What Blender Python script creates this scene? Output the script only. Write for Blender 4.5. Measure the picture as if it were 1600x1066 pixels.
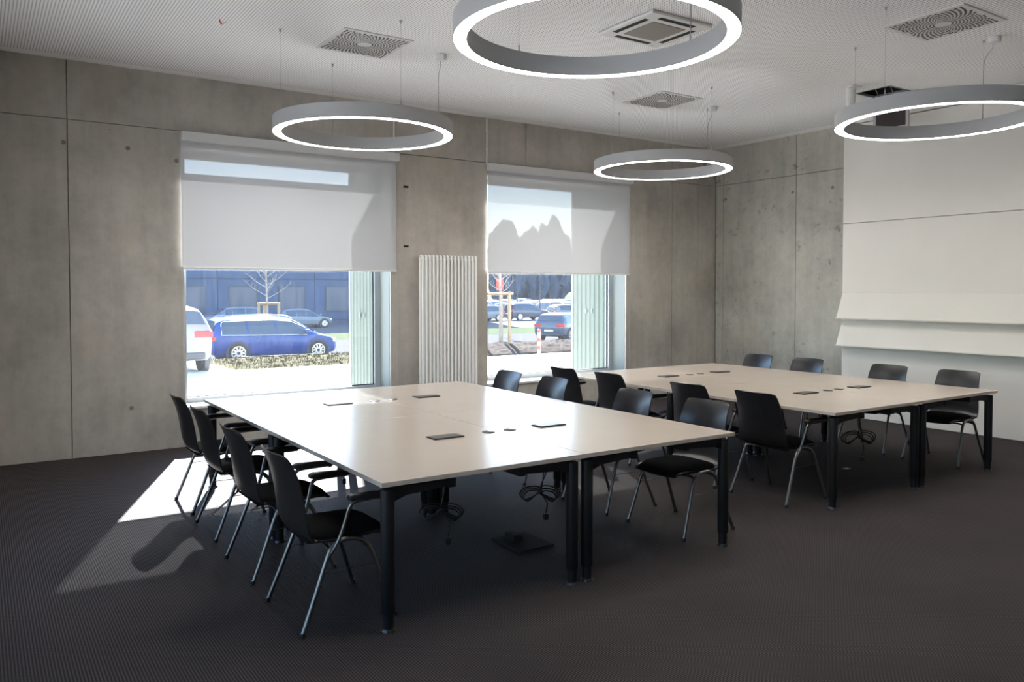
import bpy, bmesh, math, random
from mathutils import Vector, Matrix
random.seed(7)
for o in list(bpy.data.objects): bpy.data.objects.remove(o, do_unlink=True)
SC = bpy.context.scene
COL = SC.collection
PI = math.pi

# ------------------------------------------------------------------ camera
YAW, PITCH, ROLL, FPX, SHIFT, CAMH = 0.588444, -0.02821, -0.0008, 1257.1, -42.3, 1.6505
cam = bpy.data.cameras.new('camera'); camo = bpy.data.objects.new('camera', cam); COL.objects.link(camo)
fw = Vector((math.sin(YAW)*math.cos(PITCH), math.cos(YAW)*math.cos(PITCH), math.sin(PITCH)))
rt = Vector((math.cos(YAW), -math.sin(YAW), 0)); up = rt.cross(fw)
r2 = rt*math.cos(ROLL)+up*math.sin(ROLL); u2 = up*math.cos(ROLL)-rt*math.sin(ROLL)
camo.matrix_world = Matrix(((r2.x, u2.x, -fw.x, 0), (r2.y, u2.y, -fw.y, 0), (r2.z, u2.z, -fw.z, CAMH), (0, 0, 0, 1)))
cam.sensor_width = 36; cam.sensor_fit = 'HORIZONTAL'; cam.lens = FPX/1600*36; cam.shift_y = SHIFT/1600
cam.clip_start = 0.05; cam.clip_end = 1000
SC.camera = camo

# ------------------------------------------------------------------ light
EXPOSURE = 3.05
SUN_STRENGTH = 8.5
SKY_STRENGTH = 0.2
RING_EMIT = 5.5
GLASS_T = 0.62
SUN_AZ, SUN_EL = math.radians(20.8), math.radians(33.6)      # azimuth from +Y towards +X
w = bpy.data.worlds.new('sky'); SC.world = w; w.use_nodes = True
nt = w.node_tree; bg = nt.nodes['Background']
sky = nt.nodes.new('ShaderNodeTexSky'); sky.sky_type = 'NISHITA'; sky.sun_disc = False
sky.sun_elevation = SUN_EL; sky.sun_rotation = SUN_AZ; sky.altitude = 200; sky.air_density = 1.0; sky.dust_density = 0.4; sky.ozone_density = 2.0
nt.links.new(sky.outputs[0], bg.inputs[0]); bg.inputs[1].default_value = SKY_STRENGTH
sl = bpy.data.lights.new('sun', 'SUN'); sl.energy = SUN_STRENGTH; sl.angle = math.radians(0.53); sl.color = (1.0, 0.975, 0.94)
so = bpy.data.objects.new('sun', sl); COL.objects.link(so)
sd = Vector((math.sin(SUN_AZ)*math.cos(SUN_EL), math.cos(SUN_AZ)*math.cos(SUN_EL), math.sin(SUN_EL)))
so.rotation_euler = sd.to_track_quat('Z', 'Y').to_euler(); so.location = (20, 40, 40)
vs = SC.view_settings; vs.view_transform = 'Standard'; vs.look = 'None'; vs.exposure = EXPOSURE; vs.gamma = 1.0; vs.use_curve_mapping = False

# ------------------------------------------------------------------ materials
MATS = {}
def nodes_of(name):
    m = bpy.data.materials.new(name); m.use_nodes = True
    return m, m.node_tree.nodes, m.node_tree.links, m.node_tree.nodes['Principled BSDF']
def sset(b, k, v):
    if k in b.inputs: b.inputs[k].default_value = v
def mat(name, col, rough=0.5, metal=0.0, spec=0.5, noise=0.0, nscale=8.0, bump=0.0, bscale=60.0, emit=None, coat=0.0):
    if name in MATS: return MATS[name]
    m, N, L, b = nodes_of(name)
    c = (*col, 1)
    b.inputs['Base Color'].default_value = c; sset(b, 'Roughness', rough); sset(b, 'Metallic', metal)
    sset(b, 'Specular IOR Level', spec); sset(b, 'Coat Weight', coat); sset(b, 'Coat Roughness', 0.05)
    tc = N.new('ShaderNodeTexCoord')
    if noise:
        n = N.new('ShaderNodeTexNoise'); n.inputs['Scale'].default_value = nscale; n.inputs['Detail'].default_value = 5
        L.new(tc.outputs['Object'], n.inputs['Vector'])
        r = N.new('ShaderNodeValToRGB')
        r.color_ramp.elements[0].position = .3; r.color_ramp.elements[1].position = .7
        r.color_ramp.elements[0].color = tuple(max(0, x*(1-noise)) for x in col)+(1,)
        r.color_ramp.elements[1].color = tuple(min(1, x*(1+noise)) for x in col)+(1,)
        L.new(n.outputs['Fac'], r.inputs[0]); L.new(r.outputs[0], b.inputs['Base Color'])
    if bump:
        n2 = N.new('ShaderNodeTexNoise'); n2.inputs['Scale'].default_value = bscale; n2.inputs['Detail'].default_value = 4
        L.new(tc.outputs['Object'], n2.inputs['Vector'])
        bp = N.new('ShaderNodeBump'); bp.inputs['Strength'].default_value = bump; bp.inputs['Distance'].default_value = .01
        L.new(n2.outputs['Fac'], bp.inputs['Height']); L.new(bp.outputs[0], b.inputs['Normal'])
    if emit:
        b.inputs['Emission Color'].default_value = (*emit[0], 1); b.inputs['Emission Strength'].default_value = emit[1]
    MATS[name] = m
    return m

def ramp(N, stops):
    r = N.new('ShaderNodeValToRGB'); e = r.color_ramp.elements
    e[0].position, e[0].color = stops[0][0], (*stops[0][1], 1)
    e[1].position, e[1].color = stops[-1][0], (*stops[-1][1], 1)
    for p, c in stops[1:-1]:
        k = e.new(p); k.color = (*c, 1)
    return r
def mixc(N, L, fac, a, b, mode='MIX'):
    n = N.new('ShaderNodeMix'); n.data_type = 'RGBA'; n.blend_type = mode
    if isinstance(fac, float): n.inputs[0].default_value = fac
    else: L.new(fac, n.inputs[0])
    for i, x in ((6, a), (7, b)):
        if isinstance(x, tuple): n.inputs[i].default_value = (*x, 1)
        else: L.new(x, n.inputs[i])
    return n.outputs[2]
def mth(N, L, op, a, b=None, c=None):
    n = N.new('ShaderNodeMath'); n.operation = op
    for i, x in enumerate((a, b, c)):
        if x is None: continue
        if isinstance(x, (int, float)): n.inputs[i].default_value = x
        else: L.new(x, n.inputs[i])
    return n.outputs[0]

def concrete(name, base=(.30, .27, .235), stain=0.5, blotch=0.0, seed=0.0):
    m, N, L, b = nodes_of(name)
    tc = N.new('ShaderNodeTexCoord')
    mp = N.new('ShaderNodeMapping'); mp.inputs['Location'].default_value = (seed, seed*2, 0); L.new(tc.outputs['Object'], mp.inputs[0])
    v = mp.outputs[0]
    def noise(sc, det=6, rough=.55, vec=v):
        n = N.new('ShaderNodeTexNoise'); n.inputs['Scale'].default_value = sc; n.inputs['Detail'].default_value = det; n.inputs['Roughness'].default_value = rough
        L.new(vec, n.inputs['Vector']); return n.outputs['Fac']
    st = N.new('ShaderNodeMapping'); st.inputs['Scale'].default_value = (3.0, 3.0, .35); L.new(v, st.inputs[0])
    big = noise(.9, 5, .6)
    d = tuple(x*(1-.30*stain) for x in base); l = tuple(min(1, x*(1+.22*stain)) for x in base)
    r = ramp(N, [(.3, d), (.5, base), (.7, l)]); L.new(big, r.inputs[0])
    streak = noise(2.2, 6, .65, st.outputs[0])
    r2 = ramp(N, [(.35, (.72, .71, .68)), (.6, (1.06, 1.04, 1.0))]); L.new(streak, r2.inputs[0])
    c = mixc(N, L, .35*stain+.05, r.outputs[0], r2.outputs[0], 'MULTIPLY')
    fine = noise(9, 8, .7)
    r3 = ramp(N, [(.3, (.82, .81, .8)), (.55, (1, 1, 1)), (.75, (1.1, 1.1, 1.1))]); L.new(fine, r3.inputs[0])
    c = mixc(N, L, .6, c, r3.outputs[0], 'MULTIPLY')
    # warm rusty clouds
    warm = noise(1.7, 4, .6)
    rw = ramp(N, [(.55, (0, 0, 0)), (.72, (1, 1, 1))]); L.new(warm, rw.inputs[0])
    fw_ = mth(N, L, 'MULTIPLY', rw.outputs[0], .35)
    c = mixc(N, L, fw_, c, tuple(base[i]*(1.02, .92, .78)[i] for i in range(3)))
    # pores
    vo = N.new('ShaderNodeTexVoronoi'); vo.inputs['Scale'].default_value = 9; L.new(v, vo.inputs['Vector'])
    rp = ramp(N, [(.035, (1, 1, 1)), (.06, (0, 0, 0))]); L.new(vo.outputs['Distance'], rp.inputs[0])
    sel = noise(3.1, 2); rs = ramp(N, [(.55, (0, 0, 0)), (.6, (1, 1, 1))]); L.new(sel, rs.inputs[0])
    pf = mth(N, L, 'MULTIPLY', rp.outputs[0], rs.outputs[0]); pf = mth(N, L, 'MULTIPLY', pf, .7)
    c = mixc(N, L, pf, c, tuple(x*.35 for x in base))
    if blotch:
        bn = noise(7, 9, .75); bs = noise(1.1, 3)
        r4 = ramp(N, [(.575, (0, 0, 0)), (.64, (1, 1, 1))]); L.new(bn, r4.inputs[0])
        r5 = ramp(N, [(.42, (0, 0, 0)), (.55, (1, 1, 1))]); L.new(bs, r5.inputs[0])
        f = mth(N, L, 'MULTIPLY', r4.outputs[0], r5.outputs[0]); f = mth(N, L, 'MULTIPLY', f, blotch)
        c = mixc(N, L, f, c, tuple(x*.42 for x in base))
    L.new(c, b.inputs['Base Color']); sset(b, 'Roughness', .62); sset(b, 'Specular IOR Level', .35)
    bp = N.new('ShaderNodeBump'); bp.inputs['Strength'].default_value = .15; bp.inputs['Distance'].default_value = .01
    L.new(fine, bp.inputs['Height']); L.new(bp.outputs[0], b.inputs['Normal'])
    MATS[name] = m; return m

def carpet_material():
    m, N, L, b = nodes_of('carpet_weave')
    tc = N.new('ShaderNodeTexCoord'); sp = N.new('ShaderNodeSeparateXYZ'); L.new(tc.outputs['Object'], sp.inputs[0])
    X, Y = sp.outputs[0], sp.outputs[1]
    sx = mth(N, L, 'SINE', mth(N, L, 'MULTIPLY', X, 2*PI/.0135))
    row = mth(N, L, 'FLOOR', mth(N, L, 'DIVIDE', X, .0135))
    yo = mth(N, L, 'ADD', Y, mth(N, L, 'MULTIPLY', row, .0095))
    sy = mth(N, L, 'SINE', mth(N, L, 'MULTIPLY', yo, 2*PI/.019))
    h = mth(N, L, 'ADD', mth(N, L, 'MULTIPLY', sx, .36), mth(N, L, 'MULTIPLY', sy, .16))
    h = mth(N, L, 'ADD', h, .5)
    r = ramp(N, [(.1, (.018, .0152, .0148)), (.5, (.044, .0375, .0368)), (.95, (.085, .073, .072))]); L.new(h, r.inputs[0])
    n = N.new('ShaderNodeTexNoise'); n.inputs['Scale'].default_value = 1.3; n.inputs['Detail'].default_value = 6; L.new(tc.outputs['Object'], n.inputs[0])
    r2 = ramp(N, [(.3, (.88, .88, .9)), (.7, (1.12, 1.1, 1.08))]); L.new(n.outputs['Fac'], r2.inputs[0])
    c = mixc(N, L, 1.0, r.outputs[0], r2.outputs[0], 'MULTIPLY')
    L.new(c, b.inputs['Base Color']); sset(b, 'Roughness', .75); sset(b, 'Specular IOR Level', .12)
    bp = N.new('ShaderNodeBump'); bp.inputs['Strength'].default_value = .5; bp.inputs['Distance'].default_value = .004
    L.new(h, bp.inputs['Height']); L.new(bp.outputs[0], b.inputs['Normal'])
    return m

def perforated_material():
    m, N, L, b = nodes_of('perforated_plaster')
    tc = N.new('ShaderNodeTexCoord'); sp = N.new('ShaderNodeSeparateXYZ'); L.new(tc.outputs['Object'], sp.inputs[0])
    X, Y = sp.outputs[0], sp.outputs[1]
    P = .025
    fx = mth(N, L, 'SUBTRACT', mth(N, L, 'FRACT', mth(N, L, 'DIVIDE', X, P)), .5)
    fy = mth(N, L, 'SUBTRACT', mth(N, L, 'FRACT', mth(N, L, 'DIVIDE', Y, P)), .5)
    d = mth(N, L, 'SQRT', mth(N, L, 'ADD', mth(N, L, 'MULTIPLY', fx, fx), mth(N, L, 'MULTIPLY', fy, fy)))
    hole = mth(N, L, 'LESS_THAN', d, .225)
    for co, op, lim in ((X, 'LESS_THAN', 9.74), (Y, 'LESS_THAN', 8.84)):
        hole = mth(N, L, 'MULTIPLY', hole, mth(N, L, op, co, lim))
    n = N.new('ShaderNodeTexNoise'); n.inputs['Scale'].default_value = .8; L.new(tc.outputs['Object'], n.inputs[0])
    r2 = ramp(N, [(.3, (.91, .90, .885)), (.7, (.94, .93, .915))]); L.new(n.outputs['Fac'], r2.inputs[0])
    c = mixc(N, L, hole, r2.outputs[0], (.15, .145, .14))
    L.new(c, b.inputs['Base Color']); sset(b, 'Roughness', .85); sset(b, 'Specular IOR Level', .2)
    return m

def glass_material(name, T, dirt=.05, refl=True, tint=(1, 1, 1)):
    m = bpy.data.materials.new(name); m.use_nodes = True
    N, L = m.node_tree.nodes, m.node_tree.links; N.clear()
    out = N.new('ShaderNodeOutputMaterial')
    tr = N.new('ShaderNodeBsdfTransparent'); tr.inputs[0].default_value = (T*tint[0], T*tint[1], T*tint[2], 1)
    gl = N.new('ShaderNodeBsdfGlossy'); gl.inputs['Roughness'].default_value = .02
    lw = N.new('ShaderNodeFresnel'); lw.inputs[0].default_value = 1.45
    mx = N.new('ShaderNodeMixShader'); L.new(lw.outputs[0], mx.inputs[0]); L.new(tr.outputs[0], mx.inputs[1]); L.new(gl.outputs[0], mx.inputs[2])
    last = mx
    if dirt:
        tc = N.new('ShaderNodeTexCoord'); mp = N.new('ShaderNodeMapping'); mp.inputs['Scale'].default_value = (9, 1, .8); L.new(tc.outputs['Object'], mp.inputs[0])
        n = N.new('ShaderNodeTexNoise'); n.inputs['Scale'].default_value = 3; n.inputs['Detail'].default_value = 6; L.new(mp.outputs[0], n.inputs[0])
        r = ramp(N, [(.3, (dirt*.5,)*3), (.75, (dirt*1.6,)*3)]); L.new(n.outputs['Fac'], r.inputs[0])
        tl = N.new('ShaderNodeBsdfTranslucent'); tl.inputs[0].default_value = (.8, .82, .85, 1)
        mx2 = N.new('ShaderNodeMixShader'); L.new(r.outputs[0], mx2.inputs[0]); L.new(mx.outputs[0], mx2.inputs[1]); L.new(tl.outputs[0], mx2.inputs[2]); last = mx2
    L.new(last.outputs[0], out.inputs[0]); return m

def blind_material():
    m = bpy.data.materials.new('roller_blind_fabric'); m.use_nodes = True
    N, L = m.node_tree.nodes, m.node_tree.links; N.clear()
    out = N.new('ShaderNodeOutputMaterial')
    tr = N.new('ShaderNodeBsdfTransparent'); tr.inputs[0].default_value = (1, 1, 1, 1)
    tl = N.new('ShaderNodeBsdfTranslucent'); tl.inputs[0].default_value = (.62, .63, .63, 1)
    df = N.new('ShaderNodeBsdfDiffuse'); df.inputs[0].default_value = (.52, .52, .525, 1)
    a = N.new('ShaderNodeMixShader'); a.inputs[0].default_value = .974; L.new(tl.outputs[0], a.inputs[1]); L.new(df.outputs[0], a.inputs[2])
    c = N.new('ShaderNodeMixShader'); c.inputs[0].default_value = .048; L.new(a.outputs[0], c.inputs[1]); L.new(tr.outputs[0], c.inputs[2])
    L.new(c.outputs[0], out.inputs[0]); return m

def translucent_panel():
    m = bpy.data.materials.new('pale_green_shutter_metal'); m.use_nodes = True
    N, L = m.node_tree.nodes, m.node_tree.links; b = N['Principled BSDF']; out = N['Material Output']
    b.inputs['Base Color'].default_value = (.19, .225, .19, 1); b.inputs['Roughness'].default_value = .45
    tl = N.new('ShaderNodeBsdfTranslucent'); tl.inputs[0].default_value = (.16, .19, .155, 1)
    a = N.new('ShaderNodeMixShader'); a.inputs[0].default_value = .35; L.new(b.outputs[0], a.inputs[1]); L.new(tl.outputs[0], a.inputs[2])
    L.new(a.outputs[0], out.inputs[0]); return m

M_conc = concrete('fair_faced_concrete', (.46, .43, .385), .85)
M_conc2 = concrete('blotchy_concrete', (.445, .43, .385), .9, .85, 3.7)
M_carpet = carpet_material()
M_ceil = perforated_material()
M_white = mat('white_paint', (.72, .71, .69), .55)
M_board = mat('off_white_board_laminate', (.70, .67, .62), .75, spec=.2, noise=.02, nscale=2)
M_plaster = mat('white_plaster', (.80, .79, .77), .8, bump=.05)
M_glass = glass_material('dusty_window_glass', GLASS_T, .005, tint=(.97, 1.0, 1.03))
M_frame = mat('grey_aluminium_frame', (.36, .39, .40), .4, metal=.25)
M_gasket = mat('black_rubber', (.015, .015, .016), .6)
M_blind = blind_material()
M_cass = mat('white_aluminium_cassette', (.66, .66, .65), .45)
M_shut = translucent_panel()
M_table = mat('beige_laminate_top', (.47, .40, .335), .23, spec=.5, noise=.02, nscale=3)
M_edge = mat('taupe_edge_band', (.50, .43, .37), .5)
M_black = mat('black_powder_coat', (.009, .009, .010), .55, spec=.25)
M_chrome = mat('chrome_tube', (.22, .215, .205), .34, metal=1.0)
M_dchrome = mat('dull_chrome', (.20, .20, .21), .35, metal=1.0)
M_ply = mat('black_stained_plywood', (.013, .0125, .0135), .30, spec=.5, noise=.25, nscale=14)
M_cush = mat('black_wool_fabric', (.006, .006, .0065), .95, spec=.08, bump=.3, bscale=300)
M_pad = mat('black_plastic', (.016, .016, .017), .45)
M_ring = mat('grey_lamp_housing', (.42, .42, .42), .55)
M_glow = mat('led_diffuser', (.9, .9, .9), .5, emit=((1.0, .955, .90), RING_EMIT))
M_wire = mat('steel_wire', (.42, .42, .42), .5, metal=.3)
M_cable = mat('grey_cable', (.35, .35, .34), .6)
M_rad = mat('white_radiator_enamel', (.90, .89, .87), .35)
M_vent = mat('white_vent_plate', (.66, .65, .62), .5)
M_dark = mat('dark_void', (.008, .008, .008), .9)
M_grille = mat('taupe_filter_grille', (.24, .215, .18), .7)
M_box = mat('anodised_socket_lid', (.10, .095, .09), .3, metal=.6)
M_wood = mat('raw_pine_post', (.30, .21, .11), .7, noise=.15, nscale=9)
M_red = mat('red_reflective', (.75, .06, .03), .4)
M_pav = mat('pale_concrete_paving', (.78, .77, .74), .95, spec=.03, noise=.04, nscale=2)
M_asph = mat('asphalt', (.042, .045, .052), .95, spec=.03, noise=.1, nscale=5)
M_curb = mat('granite_curb', (.10, .098, .094), .95, spec=.05)
M_grass = mat('dry_spring_grass', (.064, .056, .024), .95, spec=.03, noise=.3, nscale=1.6, bump=.6, bscale=30)
M_lawn = mat('lawn_green', (.022, .040, .010), .95, spec=.03, noise=.3, nscale=1.2)
M_dirt = mat('heaped_soil', (.045, .034, .027), .95, spec=.03, noise=.2, nscale=6, bump=.8, bscale=18)
M_lot = mat('parking_lot_gravel', (.115, .115, .12), .95, spec=.03, noise=.08, nscale=1)
M_facade = mat('blue_grey_facade_panel', (.03, .06, .12), .6, noise=.15, nscale=.6)
M_fwin = mat('dark_building_glass', (.03, .05, .09), .3)
M_rub = mat('tyre_rubber', (.03, .03, .032), .8)
M_rim = mat('silver_alloy', (.7, .7, .71), .25, metal=.9)
M_cglass = mat('tinted_car_glass', (.05, .07, .09), .05, spec=.8)
M_tail = mat('red_lamp_lens', (.62, .03, .035), .2)
M_head = mat('clear_lamp_lens', (.8, .8, .82), .1)
M_trim = mat('dark_bumper_plastic', (.05, .055, .06), .6)
M_treel = mat('haze_tinted_tree_leaves', (.075, .10, .135), .95, spec=.03, noise=.2, nscale=.5)  # blue-grey distance haze is put into the leaf colour
M_bark = mat('young_bark', (.30, .25, .20), .9, noise=.2, nscale=10)

# ------------------------------------------------------------------ mesh helpers
class MB:
    def __init__(s): s.v = []; s.f = []; s.sm = []
    def add(s, vs, fs, smooth=False):
        n = len(s.v); s.v += [tuple(v) for v in vs]; s.f += [tuple(i+n for i in f) for f in fs]; s.sm += [smooth]*len(fs); return s
    def box(s, a, b):
        (x0, y0, z0), (x1, y1, z1) = a, b
        return s.add([(x0, y0, z0), (x1, y0, z0), (x1, y1, z0), (x0, y1, z0), (x0, y0, z1), (x1, y0, z1), (x1, y1, z1), (x0, y1, z1)],
                     [(3, 2, 1, 0), (4, 5, 6, 7), (0, 1, 5, 4), (1, 2, 6, 5), (2, 3, 7, 6), (3, 0, 4, 7)])
    def lathe(s, prof, n=16, c=(0, 0, 0), smooth=True):      # prof (r,z) bottom to top around vertical axis
        vs, fs = [], []
        for r, z in prof:
            for k in range(n):
                a = 2*PI*k/n; vs.append((c[0]+r*math.cos(a), c[1]+r*math.sin(a), c[2]+z))
        for i in range(len(prof)-1):
            for k in range(n):
                fs.append((i*n+k, i*n+(k+1) % n, (i+1)*n+(k+1) % n, (i+1)*n+k))
        s.add(vs, fs, smooth)
        if prof[0][0] > 1e-6: s.add(vs[:n], [tuple(range(n-1, -1, -1))])
        if prof[-1][0] > 1e-6: s.add(vs[-n:], [tuple(range(n))])
        return s
    def tube(s, pts, r, n=8, closed=False):
        pts = [Vector(p) for p in pts]; m = len(pts); vs, fs = [], []; prev = None
        for i, p in enumerate(pts):
            a = pts[i-1] if (i or closed) else p; b = pts[(i+1) % m] if (i < m-1 or closed) else p
            t = (b-a).normalized()
            if prev is None:
                q = Vector((0, 0, 1)) if abs(t.z) < .9 else Vector((1, 0, 0)); nrm = (q-t*q.dot(t)).normalized()
            else: nrm = (prev-t*prev.dot(t)).normalized()
            prev = nrm; bi = t.cross(nrm); rr = r[i] if isinstance(r, (list, tuple)) else r
            for k in range(n):
                an = 2*PI*k/n; vs.append(p+nrm*(rr*math.cos(an))+bi*(rr*math.sin(an)))
        for i in range(m if closed else m-1):
            j = (i+1) % m
            for k in range(n): fs.append((i*n+k, i*n+(k+1) % n, j*n+(k+1) % n, j*n+k))
        s.add(vs, fs, True)
        if not closed: s.add(vs[:n], [tuple(range(n-1, -1, -1))]); s.add(vs[-n:], [tuple(range(n))])
        return s
    def prism(s, poly, axis, a, b):      # poly in the other two axes, extruded along axis
        def P(u, v, t): return (t, u, v) if axis == 'x' else (u, t, v) if axis == 'y' else (u, v, t)
        n = len(poly); vs = [P(u, v, a) for u, v in poly]+[P(u, v, b) for u, v in poly]
        return s.add(vs, [tuple(range(n-1, -1, -1)), tuple(range(n, 2*n))]+[(i, (i+1) % n, n+(i+1) % n, n+i) for i in range(n)])
    def build(s, name, m, parent=None, bevel=0.0, kind=None, seg=2):
        me = bpy.data.meshes.new(name); me.from_pydata(s.v, [], s.f)
        bm = bmesh.new(); bm.from_mesh(me); bmesh.ops.remove_doubles(bm, verts=bm.verts, dist=1e-6) if any(s.sm) and len(s.v) < 20000 else None
        bmesh.ops.recalc_face_normals(bm, faces=bm.faces); bm.to_mesh(me); bm.free()
        if any(s.sm):
            if all(s.sm): me.shade_smooth()
            else:
                me.shade_smooth()
                me.set_sharp_from_angle(angle=math.radians(40))
        me.materials.append(m)
        o = bpy.data.objects.new(name, me); COL.objects.link(o)
        if parent is not None: o.parent = parent
        if bevel:
            bv = o.modifiers.new('bevel', 'BEVEL'); bv.width = bevel; bv.segments = seg; bv.limit_method = 'ANGLE'
        if kind: o['kind'] = kind
        return o
def box(name, a, b, m, parent=None, bevel=0.0, kind=None): return MB().box(a, b).build(name, m, parent, bevel, kind)
def empty(name, loc=(0, 0, 0), rz=0.0, parent=None):
    o = bpy.data.objects.new(name, None); COL.objects.link(o); o.location = loc; o.rotation_euler = (0, 0, rz); o.empty_display_size = .1
    if parent is not None: o.parent = parent
    return o
def tag(o, label, cat, group=None):
    o['label'] = label; o['category'] = cat
    if group: o['group'] = group
    return o
def struct(o, label=None):
    o['kind'] = 'structure'
    if label: o['label'] = label
    return o
KIDS = {}
def kids(o): return [c for c in bpy.data.objects if c.parent == o]
def dup(o, loc, rz, label=None, group=None):
    c = o.copy(); COL.objects.link(c); c.location = loc; c.rotation_euler = (0, 0, rz)
    if label: c['label'] = label
    if group: c['group'] = group
    if o.name not in KIDS: KIDS[o.name] = [(k, kids(k)) for k in kids(o)]
    for k, sub in KIDS[o.name]:
        d = k.copy(); COL.objects.link(d); d.parent = c
        for g in sub:
            e = g.copy(); COL.objects.link(e); e.parent = d
    return c
def smooth_path(pts, n=6):      # Catmull-Rom
    P = [Vector(p) for p in pts]; out = []
    for i in range(len(P)-1):
        p0, p1, p2, p3 = P[max(i-1, 0)], P[i], P[i+1], P[min(i+2, len(P)-1)]
        for k in range(n):
            t = k/n
            out.append(.5*((2*p1)+(p2-p0)*t+(2*p0-5*p1+4*p2-p3)*t*t+(3*p1-p0-3*p2+p3)*t**3))
    out.append(P[-1]); return out

# ------------------------------------------------------------------ room shell
YW, XB, ZC = 8.993, 9.95, 3.915
X0, Y0 = -2.6, -2.2
W1 = (1.84, 4.22); W2 = (5.612, 8.035); ZS, ZH = .43, 3.17
WT = .46                                             # wall thickness
GY = 9.33                                            # glass plane
floor = struct(box('floor', (X0-.2, Y0-.2, -.12), (XB+.2, YW, 0), M_carpet), 'dark blue-grey ribbed carpet floor')
# ceiling with the hatch opening
HX0, HX1, HY0, HY1 = 8.43, 8.83, 5.13, 5.55
cb = MB()
cb.box((X0, Y0, ZC), (HX0, YW+.02, ZC+.03)); cb.box((HX1, Y0, ZC), (XB+.02, YW+.02, ZC+.03))
cb.box((HX0, Y0, ZC), (HX1, HY0, ZC+.03)); cb.box((HX0, HY1, ZC), (HX1, YW+.02, ZC+.03))
ceiling = struct(cb.build('ceiling', M_ceil), 'white perforated acoustic ceiling')
box('slab_above', (X0-.2, Y0-.2, ZC+.55), (XB+.2, YW+WT, ZC+.75), M_dark, ceiling)

G = .007   # joint width
def panels(parent, rects, make, m, name='concrete_panel'):
    for r in rects: make(r).build(name, m, parent, .003)
# window wall: backing core with openings, then concrete panels
wl = empty('wall_left'); struct(wl, 'fair-faced concrete wall with two windows')
PT = .03
core = MB()
for x0, x1, z0, z1 in ((X0-.2, W1[0], -.12, ZC+.5), (W1[1], W2[0], -.12, ZC+.5), (W2[1], XB+.3, -.12, ZC+.5),
                       (W1[0], W1[1], -.12, ZS-.03), (W1[0], W1[1], ZH, ZC+.5), (W2[0], W2[1], -.12, ZS-.03), (W2[0], W2[1], ZH, ZC+.5)):
    core.box((x0, YW+PT, z0), (x1, YW+WT, z1))
core.build('wall_core', M_conc, wl)
ZJ = 3.335
vx_low = [X0-.1, -.9, .775, W1[0]]
rects = []
def lo(x0, x1, z0=0.0, z1=ZJ): rects.append((x0+G/2, x1-G/2, z0, z1-G/2))
lo(X0-.1, -.9); lo(-.9, .775)
rects.append((.775+G/2, W1[0], 0, ZJ-G/2))
rects.append((W1[1], W2[0], 0, ZJ-G/2))
rects.append((W2[1], 8.977-G/2, 0, ZJ-G/2)); lo(8.977, 9.54)
rects.append((9.54+G/2, 9.95, 0, ZJ-G/2))
rects.append((W1[0], W1[1], 0, ZS-.032)); rects.append((W2[0], W2[1], 0, ZS-.032))
rects.append((W1[0], W1[1], ZH, ZJ-G/2)); rects.append((W2[0], W2[1], ZH, ZJ-G/2))
for a, b_ in ((X0-.1, -.9), (-.9, .775), (.775, 3.5), (3.5, 6.232), (6.232, 8.977), (8.977, 9.54), (9.54, 9.95)):
    rects.append((a+G/2, b_-G/2, ZJ+G/2, ZC))
for i, (a, b_, c, d) in enumerate(rects):
    off = -.006 if (abs(a-9.54) < .02) else 0
    MB().box((a, YW-off, c), (b_, YW+PT+.001, d)).build('concrete_panel', M_conc, wl, .002)
for x, z in ((1.315, 3.105), (1.315, .457), (.742, 3.107), (1.78, 3.02)):
    MB().prism([(x+.022*math.cos(k*PI/6), z+.022*math.sin(k*PI/6)) for k in range(12)], 'y', YW-.0015, YW+.004).build('tie_hole', mat('tie_hole_mortar', (.20, .185, .17), .9), wl)
# corner wall (whiteboard wall)
wb = empty('wall_back'); struct(wb, 'blotchy concrete wall beside the white boards')
MB().box((XB+PT, Y0-.2, -.12), (XB+.3, YW+.3, ZC+.5)).build('wall_core', M_conc2, wb)
for a, b_ in ((7.469, 8.833), (8.833, 8.99), (5.9, 7.469), (4.4, 5.9), (2.9, 4.4), (1.2, 2.9), (-.5, 1.2), (-2.2, -.5)):
    for c, d in ((0, ZJ-G/2), (ZJ+G/2, ZC)):
        MB().box((XB, a+G/2, c), (XB+PT+.001, b_-G/2, d)).build('concrete_panel', M_conc2, wb, .002)
for y, z in ((6.871, 3.091), (7.53, 3.094), (8.79, 3.107), (7.53, .45), (8.79, .45)):
    MB().prism([(y+.024*math.cos(k*PI/6), z+.024*math.sin(k*PI/6)) for k in range(12)], 'x', XB-.0015, XB+.004).build('tie_hole', MATS['tie_hole_mortar'], wb)
struct(box('wall_right', (X0-.2, Y0-.2, -.12), (XB+.3, Y0, ZC+.5), M_plaster), 'white plaster wall behind the camera')
FILL_SIDEW = ((-.3, 2.4), (3.9, 6.6))  # openings added out of view to brighten the ceiling and walls
wf = MB()
ys = [Y0] + [v for p in FILL_SIDEW for v in p] + [YW+.2]
for i in range(0, len(ys), 2): wf.box((X0-.4, ys[i], -.12), (X0, ys[i+1], ZC+.5))
for a_, b_ in FILL_SIDEW: wf.box((X0-.4, a_, -.12), (X0, b_, ZS-.03)); wf.box((X0-.4, a_, ZH), (X0, b_, ZC+.5))
struct(wf.build('wall_front', M_plaster), 'white plaster wall left of the camera')

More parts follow.
